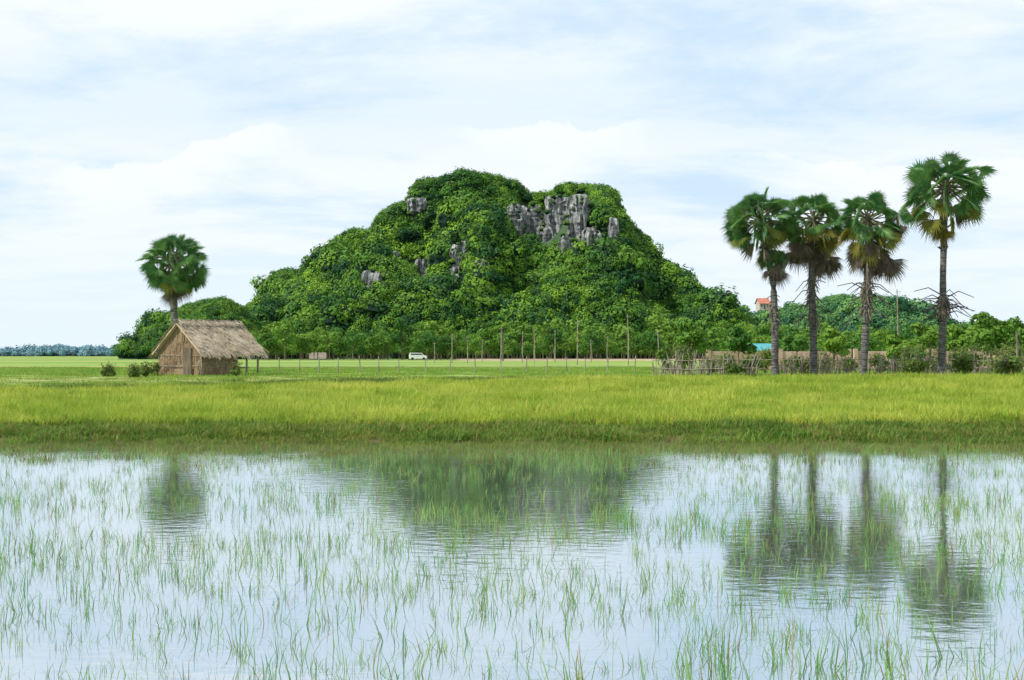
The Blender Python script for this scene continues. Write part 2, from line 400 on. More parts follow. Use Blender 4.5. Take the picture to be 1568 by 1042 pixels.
def build_hill(name, prof, D, df, db, n, cs, protos, cliff=0.0, rough=1.0, rocks=(), seed=0, lower=4, cap_k=.985):
    hx = [(p[0]-784)/F*D for p in prof]
    hz = [max(0, (545-p[1])/F*D+HC-0.85-lower) for p in prof]
    x0, x1 = hx[0], hx[-1]; span = x1-x0
    def H(x, y):
        if x < x0 or x > x1: return 0
        P = float(np.interp(x, hx, hz))
        if y < D:
            t = max(0, 1-(D-y)/df)
            A = 0.16*sstep(0, .12, t)+0.42*t/0.72 if t < .72 else .58+.4*sstep(.72, .86, t)+.02*(t-.86)
            B = math.sin(t*math.pi/2)**.9 if t > 0 else 0
            k = cliff*max(0, min(1, .5+1.2*nz(x*.02+seed, y*.01)))
            s = lerp(B, A, k)
        else:
            t = max(0, 1-(y-D)/db); s = t*t*(3-2*t)
        e = math.sin(math.pi*max(0, min(1, t)))**.8 if t > 0 else 0
        rg = abs(nz(x*.03+seed, y*.018, 4))
        g = (nz(x*.028+seed, y*.022, 1)*20+nz(x*.075+seed, y*.055, 2)*10+(.18-rg)*26)*rough*e*min(1, P/28)
        z = max(0, P*s+g*(.9 if y < D-4 else .0))
        if y < D:   # ridges on the front slope never overtop the crest behind them
            cap = float(np.interp(x*D/y, hx, hz))*y/D*cap_k
            z = min(z, max(0, cap))
        return z
    mb = MB(); gx = np.linspace(x0, x1, max(30, int(span/2))); gy = np.linspace(D-df, D+db, 70)
    mb.v = [(x, y, .85-.3+H(x, y)) for y in gy for x in gx]; nx = len(gx)
    mb.f = [(j*nx+i, j*nx+i+1, (j+1)*nx+i+1, (j+1)*nx+i) for j in range(len(gy)-1) for i in range(nx-1)]
    mb.m = [0]*len(mb.f)
    hill = mb.obj(name, [M_hillg], smooth=True)
    P, R, S = [], [], []
    tries = 0
    while len(P) < n and tries < n*20:
        tries += 1
        x = U(x0, x1); y = D-df*U(0, 1) if random.random() < .82 else D+U(0, db*.6)
        z = H(x, y)
        if z < .8: continue
        sl = abs(H(x, y+1.5)-z)/1.5
        if random.random() > min(1, .35+.4*sl): continue
        px = 784+x/y*F; py = 545-(z+.85-HC)/y*F
        skip = False
        for (rx, ry, rw, rh) in rocks:
            if ((px-rx)/rw/1.15)**2+((py-ry-8)/rh/1.2)**2 < 1.1+1.0*nz(x*.3, z*.2) and y < D-1: skip = True
        if skip: continue
        s = cs*U(.45, 1.0)*(1+.5*nz(x*.06, y*.06, 7))
        if random.random() < .1: s *= 1.5
        top = z > .8*float(np.interp(x, hx, hz))
        if top: s = min(s, cs*.85)
        P.append((x, y, z+.85+s*(.1 if top else U(.05, .6)))); R.append((U(-.2, .2), U(-.2, .2), U(0, 6.28)))
        S.append((s, s, s*U(.8, 1.3)))
    for i in range(int(span/(cs*.4))):
        x = U(x0, x1); y = D+U(-4, 4); z = H(x, y)
        if z < 2: continue
        s = cs*U(.3, 1.0)*(1+.5*nz(x*.15, 3)); P.append((x, y, z+.85+s*.15)); R.append((0, 0, U(0, 6.28))); S.append((s*.9, s*.9, s*U(.8, 1.3)))
    scatter('forest_on_'+name, P, R, S, protos, parent=hill)
    return hill, H
rocks = [(788, 348, 13, 32), (814, 340, 20, 24), (856, 336, 22, 36), (887, 338, 18, 36), (906, 368, 18, 20), (836, 368, 16, 20), (938, 356, 10, 20), (868, 380, 14, 16),
         (640, 318, 17, 13), (708, 402, 17, 32), (650, 415, 16, 18), (571, 432, 17, 16), (738, 412, 12, 14), (706, 436, 13, 15), (604, 396, 10, 10)]
prof = [(350, 545), (366, 512), (383, 472), (400, 460), (416, 454), (421, 420), (442, 410), (464, 418), (480, 393), (502, 382), (538, 353), (568, 358), (596, 319),
        (630, 303), (646, 276), (680, 272), (712, 262), (742, 269), (788, 276), (800, 291), (825, 295), (853, 293), (864, 278), (900, 284), (936, 287),
        (942, 316), (962, 346), (985, 365), (990, 388), (1028, 409), (1042, 433), (1070, 441), (1080, 460), (1104, 470), (1134, 490), (1165, 545)]
hill, HH = build_hill('hill', prof, 600, 95, 80, 7400, 4.9, hc, cliff=1.0, rocks=rocks, seed=3.3, lower=3.6, cap_k=1.0)
def crag(mb, c, rx, ry, rz):
    seg = 56; st = 36; vs = []; fs = []
    for i in range(st+1):
        th = math.pi*i/st
        for k in range(seg):
            ph = 2*math.pi*k/seg
            sx = math.copysign(abs(math.cos(ph))**.6, math.cos(ph)); sy = math.copysign(abs(math.sin(ph))**.6, math.sin(ph))
            st_ = abs(math.sin(th))**.5; cz = math.copysign(abs(math.cos(th))**.8, math.cos(th))
            q = Vector((st_*sx*rx, st_*sy*ry, cz*rz))
            fis = abs(nz((c[0]+q.x)*.33, 5.0, (c[2]+q.z)*.05))
            r = .8+.35*nz((c[0]+q.x)*.25, q.y*.3, (c[2]+q.z)*.2)
            dy = -1.6*fis*2+1.4*nz((c[0]+q.x)*.8, 2.2, (c[2]+q.z)*.25)+1.0*nz((c[0]+q.x)*.3, 1.0, (c[2]+q.z)*.7)
            vs.append(Vector(c)+Vector((q.x*r, q.y+dy, q.z*min(1.0, r+.1))))
    for i in range(st):
        for k in range(seg):
            fs.append((i*seg+k, (i+1)*seg+k, (i+1)*seg+(k+1) % seg, i*seg+(k+1) % seg))
    mb.add(vs, fs, 0)
mb = MB(); ledge = []
for (px, py, rw, rh) in rocks:
    best = None
    for y in np.arange(506, 604, .5):
        x = (px-784)/F*y; z = HH(x, y)+.85
        if z >= HC+(545-py)/F*y: best = (x, y, z); break
    if best is None: best = ((px-784)/F*597, 597, HC+(545-py)/F*597)
    k = best[1]/F
    zc_ = HC+(545-py)/F*best[1]
    crag(mb, (best[0], best[1]-.6, zc_), rw*k*1.2, 3.8, rh*k*1.1)
    for j in range(int(3+rw*rh/75)):
        a = U(0, 6.28); s = U(.6, 1.7)
        ledge.append((best[0]+math.cos(a)*rw*k*U(.6, 1.35), best[1]-U(2.5, 4.5), zc_+math.sin(a)*rh*k*U(.6, 1.2), s))
mb.obj('limestone_cliff', [M_rock], parent=hill)
scatter('cliff_bushes', [l[:3] for l in ledge], [(0, 0, U(0, 6.28)) for l in ledge], [(l[3],)*3 for l in ledge], hc, parent=hill)

profL = [(150, 545), (183, 543), (190, 532), (222, 530), (230, 495), (252, 484), (278, 470), (310, 460), (340, 456), (362, 466), (378, 480), (400, 500), (440, 545)]
build_hill('low_hill', profL, 480, 45, 40, 1100, 3.2, hc, rough=.4, seed=9, lower=2.5)
profR = [(1010, 540), (1060, 470), (1085, 464), (1128, 466), (1142, 482), (1160, 476), (1186, 478), (1212, 464), (1240, 466), (1265, 453), (1300, 448), (1340, 449), (1375, 460),
         (1400, 474), (1425, 486), (1470, 500), (1530, 514), (1600, 530), (1680, 540)]
build_hill('low_hill', profR, 760, 90, 60, 2600, 5.0, fc, rough=.6, seed=19, lower=4.2)
profF = [(-200, 540), (-60, 536), (0, 541), (60, 541), (78, 534), (95, 532), (115, 537), (135, 534), (150, 540), (200, 536), (300, 538), (500, 540)]
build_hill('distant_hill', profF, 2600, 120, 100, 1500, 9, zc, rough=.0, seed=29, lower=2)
profF = [(1100, 535), (1450, 525), (1500, 518), (1560, 520), (1700, 524), (1900, 535)]
build_hill('distant_hill', profF, 1500, 120, 100, 900, 8, fc, rough=.0, seed=39, lower=2)

# ------------------------------------------------------------ trees
def tree_mesh(h, cr, leaf=.12, nl=9, per=180, seed=0, low=.35, trunk=.12, mats=None, link=True, name='tree', loc=(0, 0, 0), flat=.8):
    random.seed(seed); mb = MB()
    top = Vector((U(-.1, .1)*h, U(-.1, .1)*h, h*.75)); mid = Vector((U(-.05, .05)*h, U(-.05, .05)*h, h*low))
    mb.tube([(0, 0, -.2), mid, top], [trunk, trunk*.7, trunk*.25], 7, 1)
    for i in range(nl):
        a = 6.28*i/nl*1.62; rr = cr*U(.25, .75); z = lerp(h*(low+.12), h*.86, i/(nl-1))
        rr *= (1.1-.5*i/(nl-1))
        c = Vector((rr*math.cos(a), rr*math.sin(a), z))
        st = mid.lerp(top, U(0, .7))
        mb.tube([st, st.lerp(c, .5)+Vector((0, 0, .05*h)), c], [trunk*.4, trunk*.28, trunk*.1], 5, 1)
        lobe(mb, c, cr*U(.35, .55), per, leaf, 0, flat)
    return mb.obj(name, mats or [M_treeleaf, M_bark], link=link, loc=loc)
tp = [tree_mesh(1, .42, leaf=.045, nl=8, per=70, seed=50+i, low=.3, trunk=.025, link=False, name='foot_tree_%d' % i) for i in range(5)]
random.seed(11)
P, R, S = [], [], []
for i in range(460):
    y = U(380, 505); px = U(385, 1130)
    if px > 1080 and random.random() < .5: continue
    x = (px-784)/F*y
    if y > 495 and random.random() < .5: continue
    h = U(3.5, 8.5)*(1 if random.random() < .85 else 1.5)
    P.append((x, y, .85)); R.append((0, 0, U(0, 6.28))); S.append((h*U(.8, 1.2), h*U(.8, 1.2), h))
for i in range(300):
    y = U(300, 600); px = U(1090, 1640); x = (px-784)/F*y; h = U(4, 9)
    P.append((x, y, .85)); R.append((0, 0, U(0, 6.28))); S.append((h, h, h))
for i in range(90):
    y = U(140, 260); px = U(1090, 1640); x = (px-784)/F*y; h = U(2, 5)*(1+.3*nz(px*.02, 3))
    P.append((x, y, .85)); R.append((0, 0, U(0, 6.28))); S.append((h*1.2, h*1.2, h))
for i in range(40):
    y = U(420, 470); px = U(183, 420); x = (px-784)/F*y; h = U(3, 6)
    P.append((x, y, .85)); R.append((0, 0, U(0, 6.28))); S.append((h*1.2, h*1.2, h))
scatter('distant_trees', P, R, S, tp)

def put_tree(px, pytop, D, wpx, seed, name='tree', low=.3, mats=None, leaf=None, per=170, flat=.8):
    x, y, z = W(px, pytop, D); g = ground_z(x, y); h = (z-g)/1.0; cr = wpx/F*D/2/.95
    return tree_mesh(h, cr, leaf=leaf or .07+.0009*D, nl=10, per=per, seed=seed, low=low, trunk=.05+.012*h, name=name, loc=(x, y, g), mats=mats, flat=flat)
put_tree(1060, 490, 105, 55, 1, low=.35)
put_tree(1133, 500, 110, 40, 2, low=.35)
put_tree(1278, 500, 105, 42, 3, low=.3)
put_tree(1518, 480, 92, 66, 4, low=.3, per=240)
put_tree(1415, 492, 115, 50, 5, low=.25)
put_tree(1560, 486, 120, 58, 6, low=.3)
put_tree(770, 484, 300, 26, 7, low=.55, per=60, leaf=.3, flat=.35)
put_tree(850, 500, 320, 30, 8, low=.4, per=80, leaf=.3)
put_tree(655, 510, 330, 34, 9, low=.4, per=80, leaf=.3)
put_tree(1470, 500, 130, 54, 10, low=.2)
put_tree(1210, 512, 120, 40, 12, low=.2)
put_tree(1375, 512, 100, 40, 13, low=.2)
def shrub(px, pyt, D, wpx, seed):
    random.seed(seed); mb = MB(); x, y, z = W(px, pyt, D); g = ground_z(x, y); h = max(.4, z-g); w = wpx/F*D/2
    for i in range(7):
        a = U(0, 6.28); r = w*U(.1, .8); c = (r*math.cos(a), r*math.sin(a)*.7, h*U(.25, .8))
        mb.tube([(0, 0, -.1), (c[0]*.4, c[1]*.4, c[2]*.6), c], [.04, .03, .012], 5, 1)
        lobe(mb, c, min(w, h)*U(.3, .6), 110, .085, 0, jit=.9)
    for i in range(45):
        a = U(0, 6.28); r = w*U(0, .9); c = Vector((r*math.cos(a), r*math.sin(a), h*U(.5, .8)))
        q = c+Vector((U(-.25, .25), U(-.15, .15), U(.2, .6)))
        mb.tube([c, q], [.012, .004], 3, 1, cap=False)
        for j in range(4): leafquad(mb, c.lerp(q, U(.3, 1))+Vector((U(-.06, .06), U(-.06, .06), 0)), (U(-1, 1), U(-1, 1), 1), .07)
    return mb.obj('shrub', [M_shrub, M_bark], loc=(x, y, g))
k = 0
for (px, pyt, D, w) in [(1018, 530, 86, 34), (1045, 527, 88, 40), (1085, 552, 82, 36), (1110, 544, 86, 40), (1150, 548, 80, 40), (1172, 535, 90, 40), (1215, 548, 84, 40),
                        (1265, 540, 88, 40), (1300, 550, 84, 30), (1345, 545, 86, 30), (1395, 532, 84, 50), (1425, 528, 86, 50), (1462, 535, 82, 40), (1495, 525, 86, 50), (1530, 528, 82, 56),
                        (1555, 522, 88, 50), (1590, 520, 84, 60), (205, 568, 78, 28), (168, 566, 80, 24), (222, 570, 79, 18), (1240, 558, 78, 22), (1480, 548, 78, 44), (1545, 550, 77, 50), (1120, 560, 77, 30), (1405, 556, 77, 40), (238, 566, 82, 16), (362, 574, 80, 16)]:
    k += 1; shrub(px, pyt, D, w, 200+k)
random.seed(5)

# ------------------------------------------------------------ palms
UP = Vector((0, 0, 1))
def fan_leaf(mb, base, d, L, R, twist, ml, spread=2.1, nseg=24, droop=.12, fold=.18):
    d = d.normalized(); s = d.cross(UP)
    if s.length < .15: s = Vector((math.cos(twist*5), math.sin(twist*5), 0))
    s.normalize(); n = s.cross(d).normalized()
    s, n = s*math.cos(twist)+n*math.sin(twist), n*math.cos(twist)-s*math.sin(twist)
    p1 = base+d*L*.55-UP*droop*L*.15; p2 = base+d*L-UP*droop*L*.5
    mb.tube([base, p1, p2], [.04, .03, .022], 4, 2, cap=False)
    d2 = (p2-p1).normalized(); n = (n-d2*n.dot(d2)).normalized(); s = d2.cross(n).normalized()
    da = 2*spread/nseg
    def pt(a, r, off=0):
        q = p2+(d2*math.cos(a)+s*math.sin(a))*r+n*(abs(math.sin(a))*fold*r+off)
        return q-UP*(droop*r*r*1.1)
    for i in range(nseg):
        a = -spread+da*(i+.5); r = R*(.74+.26*math.cos(a/2))*U(.9, 1.08)
        j = r*.56
        vs = [p2, pt(a-da/2, j, -.03*R), pt(a, j, .03*R), pt(a+U(-.05, .05), r, U(-.1, .02)*R), pt(a+da/2, j, -.03*R)]
        mb.add(vs, [(0, 1, 2), (0, 2, 4), (1, 3, 2), (2, 3, 4)], ml)
def palm(name, trunkpts, D, crown_r, seed, ngreen=56, nyel=8, ndry=9, spikes=None, lower_cluster=None, tr=.21, drydrop=1.0, elmin=-42, wide=1.0):
    random.seed(seed)
    base = W(*trunkpts[0], D); g = ground_z(base[0], D)
    root = empty(name, (base[0], D, g)); O = Vector((base[0], D, g))
    pts = [Vector(W(p[0], p[1], D))-O for p in trunkpts]; pts[0].z = -.1
    mb = MB(); fine = []; rad = []
    n = 26
    cum = np.linspace(0, len(pts)-1, n)
    for t in cum:
        i = min(int(t), len(pts)-2); f_ = t-i
        fine.append(pts[i].lerp(pts[i+1], f_))
    for i, p in enumerate(fine):
        t = i/(n-1); rad.append(tr*(1.35 if t < .03 else 1.12 if t < .08 else 1-.25*t)*U(.95, 1.06))
    mb.tube(fine, rad, 12, 0)
    C = pts[-1]
    for i in range(70):
        t = U(.78, 1)*(n-1); q = fine[int(t)]; a = U(0, 6.28); o = Vector((math.cos(a), math.sin(a), 0))
        st = q+o*tr*.6
        mb.tube([st, st+o*U(.1, .25)+UP*U(.1, .3)], [.05, .02], 4, 1, cap=False)
    mb.obj('trunk', [M_trunk, M_palmd], parent=root, smooth=False)
    mb = MB(); k = crown_r/2.4
    ga = 2.39996
    for i in range(ngreen):
        t = (i+.5)/ngreen; el = math.radians(lerp(74, elmin, t**.92))+U(-.15, .15); az = i*ga+U(-.35, .35)
        d = Vector((math.cos(el)*math.cos(az), math.cos(el)*math.sin(az), math.sin(el)))
        top = el > .7
        fan_leaf(mb, C+UP*U(-.3, .1), d, (U(.9, 1.5) if top else U(.9, 1.7)*wide)*k, U(.72, .95)*k, U(-1.5, 1.5), 0, droop=U(.15, .4) if top else U(.08, .35), spread=U(1.6, 2.2))
    for i in range(nyel):
        el = math.radians(U(-65, -15)); az = i*ga+U(-.5, .5)
        d = Vector((math.cos(el)*math.cos(az), math.cos(el)*math.sin(az), math.sin(el)))
        fan_leaf(mb, C-UP*.15, d, U(1.0, 1.7)*k, U(.75, .95)*k, U(-1.2, 1.2), 1, droop=U(.2, .5), spread=1.8)
    mb.obj('green_fronds', [M_palm, M_palmy, M_pet], parent=root)
    mb = MB()
    for i in range(ndry):
        el = math.radians(U(-85, -52)); az = i*ga
        d = Vector((math.cos(el)*math.cos(az), math.cos(el)*math.sin(az), math.sin(el)))
        fan_leaf(mb, C-UP*U(.2, .7), d, U(1.0, 1.5)*k*drydrop, U(.7, 1.0)*k, U(-1.2, 1.2), 0, droop=.3, spread=U(.7, 1.3), fold=.6)
    if lower_cluster:
        for (px, py, r, nn, mt) in lower_cluster:
            c = Vector(W(px, py, D))-O
            for i in range(nn):
                az = i*ga; el = math.radians(U(-85, -35))
                d = Vector((math.cos(el)*math.cos(az), math.cos(el)*math.sin(az), math.sin(el)))
                fan_leaf(mb, c+UP*U(.3, .7), d, U(.2, .6)*r, U(.6, .95)*r, U(-1.2, 1.2), mt, droop=.4, spread=U(.9, 1.5), fold=.5)
            q = min(fine, key=lambda p: (p-c).length)
            mb.tube([q, c+UP*.5], [.04, .03], 4, 2, cap=False)
    if spikes:
        for (py0, py1, nn, ln) in spikes:
            for i in range(nn):
                py = U(py0, py1); z = HC+(545-py)/F*D-g
                q = min(fine, key=lambda p: abs(p.z-z)); q = Vector((q.x, q.y, z)); a = i*ga
                o = Vector((math.cos(a), math.sin(a), 0)); l = ln*U(.6, 1.15); e = U(-.5, .45)
                p1 = q+o*l*.5+UP*(e*l*.5+.08); p2 = q+o*l+UP*(e*l*.9-.25*l*U(.5, 1.5))
                mb.tube([q, p1, p2], [.035, .026, .018], 4, 3, cap=False)
            for i in range(nn*3):
                py = U(py0, py1); z = HC+(545-py)/F*D-g; q = min(fine, key=lambda p: abs(p.z-z)); a = U(0, 6.28)
                o = Vector((math.cos(a), math.sin(a), 0)); q = Vector((q.x, q.y, z))+o*tr*.8
                mb.tube([q, q+o*U(.1, .3)-UP*U(.1, .6)], [.035, .012], 4, 0, cap=False)
    mb.obj('dry_fronds', [M_palmd, M_palm, M_pet, M_trunk, M_palmy], parent=root)
    return root
palm('palmyra_palm', [(270, 573), (269, 520), (266, 470), (268, 396)], 98, 2.6, 1, ngreen=68, nyel=3, ndry=3, tr=.3, lower_cluster=[(268, 440, .9, 8, 0), (242, 425, .9, 9, 1), (296, 428, .9, 9, 1)], elmin=-62)
palm('palmyra_palm', [(1187, 571), (1187, 500), (1184, 430), (1172, 380), (1164, 332)], 76, 2.25, 2, ngreen=50, nyel=6, ndry=4,
     spikes=[(455, 510, 10, .4)], lower_cluster=[(1182, 388, 1.0, 10, 1), (1176, 400, .8, 5, 4), (1190, 415, .9, 8, 0), (1132, 352, .9, 9, 1)], tr=.2)
palm('palmyra_palm', [(1246, 571), (1245, 500), (1243, 430), (1245, 334)], 77, 2.2, 3, ngreen=40, nyel=16, ndry=8,
     spikes=[(425, 500, 26, 1.1)], lower_cluster=[(1226, 385, 1.1, 9, 0), (1264, 398, 1.1, 10, 0)], tr=.22)
palm('palmyra_palm', [(1321, 571), (1326, 500), (1328, 430), (1330, 334)], 75, 2.1, 4, ngreen=44, nyel=10, ndry=8,
     spikes=[(432, 480, 30, 1.4)], lower_cluster=[(1322, 395, 1.1, 10, 0), (1354, 398, 1.1, 10, 0), (1374, 350, .8, 7, 0)], tr=.22)
palm('palmyra_palm', [(1441, 569), (1444, 500), (1444, 420), (1448, 284)], 76, 2.6, 5, ngreen=58, nyel=5, ndry=1,
     spikes=[(452, 482, 38, 1.55)], lower_cluster=[(1440, 348, .9, 8, 4)], tr=.21, drydrop=.7, elmin=-34, wide=1.1)

# ------------------------------------------------------------ hut
random.seed(21)
hx, hy = (320-784)/F*84, 84
gz = ground_z(hx, hy)
hut = empty('thatched_hut', (hx, hy, gz), math.radians(54))
L, Wd, EZ, RZ = 4.4, 3.6, 1.45, 3.12
mb = MB(); 
eo = .32; ez = EZ-.15; go = .3
for sgn in (-1, 1):
    y0 = sgn*(Wd/2+eo)
    a = [(-L/2-go, 0, RZ-.06), (L/2+go, 0, RZ-.06), (L/2+go, y0, ez-.04), (-L/2-go, y0, ez-.04)]
    b = [(p[0], p[1], p[2]-.1) for p in a]
    mb.add(a+b, [(0, 1, 2, 3), (7, 6, 5, 4), (2, 6, 7, 3), (1, 5, 6, 2), (0, 3, 7, 4)], 0)
    sd = Vector((0, y0, ez-RZ)); sl = sd.length; sd.normalize()
    nn = Vector((0, -sd.z*sgn, abs(sd.y)))
    for r in range(12):
        for i in range(170):
            x = U(-L/2-go-.05, L/2+go+.05); t0 = sl*(r/12)+U(-.08, .05); ln = U(.3, .55)+(0 if r < 11 else U(0, .15)); w = U(.012, .035)
            p = Vector((x, 0, RZ))+sd*t0+nn*(U(.0, .04)+.08*nz(x*1.5, t0*1.5, sgn)); q = p+sd*ln+Vector((U(-.09, .09), 0, 0))+nn*U(.0, .07)
            if r == 11: q -= Vector((0, 0, U(0, .2)))
            mb.add([p-Vector((w, 0, 0)), p+Vector((w, 0, 0)), q+Vector((w*.7, 0, 0)), q-Vector((w*.7, 0, 0))], [(0, 1, 2, 3)], 0)
for i in range(300):
    x = U(-L/2-go, L/2+go); s = random.choice((-1, 1)); w = U(.02, .04)
    p = Vector((x, -s*.03, RZ+U(.02, .14))); q = p+Vector((U(-.1, .1), s*U(.25, .45), -U(.15, .35)))
    mb.add([p-Vector((w, 0, 0)), p+Vector((w, 0, 0)), q+Vector((w, 0, 0)), q-Vector((w, 0, 0))], [(0, 1, 2, 3)], 0)
mb.tube([(-L/2-.45, 0, RZ+.08), (0, 0, RZ+.02), (L/2+.4, 0, RZ+.08)], [.05, .06, .05], 6, 1)
for s in (-1, 1):
    mb.tube([(-L/2-.3, s*.42, RZ-.25), (L/2+.25, s*.4, RZ-.22)], [.03, .03], 5, 1)
for i in range(9):
    x = lerp(-L/2, L/2, i/8)
    for s in (-1, 1): mb.tube([(x-.05, -s*.1, RZ+.16), (x+U(-.1, .1), s*.6, RZ-.38)], [.022, .018], 5, 1)
mb.obj('roof', [M_thatch, M_wood], parent=hut)
mb = MB()
xw = .45
def roofz(y): return RZ-.16-(RZ-ez)*abs(y)/(Wd/2+eo)
def strips(along, fixed, a0, a1, n, out):
    for i in range(n):
        a = U(a0, a1); zt = roofz(a) if along == 'y' else roofz(fixed)
        lv = U(0, 1); z1 = lerp(.5, 1, lv)*zt; z0 = max(-.05, z1-U(.5, 1.1)); w = U(.012, .035); j = U(-.06, .06); o = out*U(.012, .06); o2 = out*U(.02, .09)
        if along == 'y': vs = [(fixed+o, a-w, z1), (fixed+o, a+w, z1), (fixed+o2, a+j+w, z0), (fixed+o2, a+j-w, z0)]
        else: vs = [(a-w, fixed+o, z1), (a+w, fixed+o, z1), (a+j+w, fixed+o2, z0), (a+j-w, fixed+o2, z0)]
        mb.add(vs, [(0, 1, 2, 3)], 0)
h2 = Wd/2
for fx, out in ((-L/2, -1), (xw, 1)):
    mb.add([(fx, -h2, -.1), (fx, h2, -.1), (fx, h2, roofz(h2)), (fx, 0, roofz(0)), (fx, -h2, roofz(h2))], [(0, 1, 2, 3, 4)], 0)
    strips('y', fx, -h2, h2, 560, out)
    for zz in (.55, 1.15): mb.tube([(fx+out*.08, -h2, zz), (fx+out*.08, h2, zz+U(-.05, .05))], [.025, .025], 5, 1)
for fy, out in ((-h2, -1), (h2, 1)):
    mb.add([(-L/2, fy, -.1), (xw, fy, -.1), (xw, fy, roofz(h2)), (-L/2, fy, roofz(h2))], [(0, 1, 2, 3)], 0)
    strips('x', fy, -L/2, xw, 380, out)
    mb.tube([(-L/2, fy+out*.08, .7), (xw, fy+out*.08, .72)], [.025, .025], 5, 1)
mb.obj('walls', [M_wall, M_wood], parent=hut)
mb = MB()
mb.box((-L/2-.1, -.75, .8), (.05, .7, 1.6), 0)
for i in range(9): mb.tube([(-L/2-.14, -1.08+i*.08, .02), (-L/2-.14, -1.08+i*.08+U(-.02, .02), 1.6)], [.03, .028], 5, 1 if i % 3 else 0)
mb.obj('door', [M_wall, M_wood], parent=hut)
mb = MB()
for (x, y) in ((-L/2, -h2), (-L/2, h2), (xw, -h2), (xw, h2), (L/2, -h2), (L/2, h2), (L/2, 0), (1.3, -h2)):
    zt = roofz(y)+.02 if y else roofz(0)
    mb.tube([(x+U(-.05, .05)+.0, y*1.01, -.2), (x, y*1.01, zt*.5), (x+U(-.05, .05), y*1.01, zt)], [.07, .06, .055], 7, 0)
for y in (-h2, h2): mb.tube([(-L/2-.25, y, ez+.05), (L/2+.28, y, ez+.02)], [.05, .05], 6, 0)
for x in (xw, L/2): mb.tube([(x, -h2-.2, ez+.0), (x, h2+.2, ez+.0)], [.05, .05], 6, 0)
mb.box(((xw+L/2)/2+.05, .3, .42), (L/2-xw-.15, Wd*.75, .08), 0)
mb.obj('posts_and_platform', [M_wood], parent=hut)

# ------------------------------------------------------------ fences
random.seed(31)
mb = MB(); prev = None
px = 395
while px < 1005:
    D = 92+4*(px-395)/600; x, y, _ = W(px, 545, D); g = ground_z(x, y); h = U(.85, 1.15); lx = U(-.08, .08)
    mb.tube([(x, y, g-.1), (x+lx, y, g+h)], [.045, .035], 5, 0)
    if prev:
        for fz in (.45, .9):
            a = Vector(prev)+UP*fz; b = Vector((x, y, g))+UP*fz; mb.tube([a, (a+b)/2-UP*.04, b], [.008]*3, 3, 1, cap=False)
    prev = (x, y, g); px += U(28, 42)
mb.obj('wire_fence', [M_wood, M_wire])
mb = MB()
for i in range(420):
    px = U(1000, 1610)
    if nz(px*.02, 4) < -.22: continue
    D = 78.5+1.5*math.sin(px*.01); x, y, _ = W(px, 545, D); g = ground_z(x, y); h = U(.5, 1.5)*(1+.5*nz(px*.05, 1)); lx = U(-.4, .4)
    r = U(.015, .04)
    mb.tube([(x, y+U(-.1, .1), g-.1), (x+lx*.4, y, g+h*.6), (x+lx+U(-.05, .05), y+U(-.1, .1), g+h)], [r, r*.9, r*.5], 4, 0, cap=False)
for hh in (.45, .9):
    pts = [(W(px, 545, 78.5+1.5*math.sin(px*.01))[0], 78.45+1.5*math.sin(px*.01), .85+hh+U(-.07, .07)) for px in range(1000, 1610, 20)]
    mb.tube(pts, [.02]*len(pts), 4, 0)
mb.obj('stick_fence', [M_wood])
for (px, pt, D) in [(692, 512, 210), (716, 515, 215), (767, 500, 190), (800, 508, 230), (818, 503, 200), (850, 505, 230), (884, 490, 180), (905, 520, 230), (962, 482, 170), (1008, 505, 180),
                    (1375, 443, 150), (1557, 508, 80), (738, 520, 240), (665, 524, 240), (1118, 505, 170), (930, 515, 240)]:
    x, y, z = W(px, pt, D); g = ground_z(x, y); mb = MB(); h = z-g; r = .06 if D > 100 else .06
    mb.tube([(0, 0, -.3), (U(-.06, .06), 0, h*.5), (U(-.1, .1), 0, h)], [r*1.3, r*1.1, r*.8], 7, 0)
    if h > 3: mb.tube([(-.3, -.06, h-.3), (.3, -.06, h-.28)], [.03, .03], 5, 0)
    mb.obj('wooden_pole', [M_wood], loc=(x, y, g))
mb = MB()
for i, (p0, p1, D) in enumerate([(1085, 1180, 112), (1195, 1300, 114), (1310, 1420, 111), (1430, 1600, 114)]):
    x0 = (p0-784)/F*D; x1 = (p1-784)/F*D; h = 1.6
    mb.box(((x0+x1)/2, D, .85+h/2-.1), (x1-x0, .2, h), 0)
    n = int((x1-x0)/2.5)
    for j in range(n+1): mb.box((lerp(x0, x1, j/n), D-.03, .85+h/2+.02), (.3, .34, h+.15), 0)
mb.obj('brick_wall', [M_brick])
mb = MB()
rp_ = [(-13, 330), (5, 331), (30, 329), (55, 332)]
for i in range(3):
    (a, b), (c, d) = rp_[i], rp_[i+1]
    mb.add([(a, b, .8), (c, d, .8), (c, d+2, 1.25), (a, b+2, 1.25), (a, b+5, 1.25), (c, d+5, 1.25), (c, d+7, .8), (a, b+7, .8)], [(0, 1, 2, 3), (3, 2, 5, 4), (4, 5, 6, 7)], 0)
mb.obj('dirt_road_embankment', [M_earth])
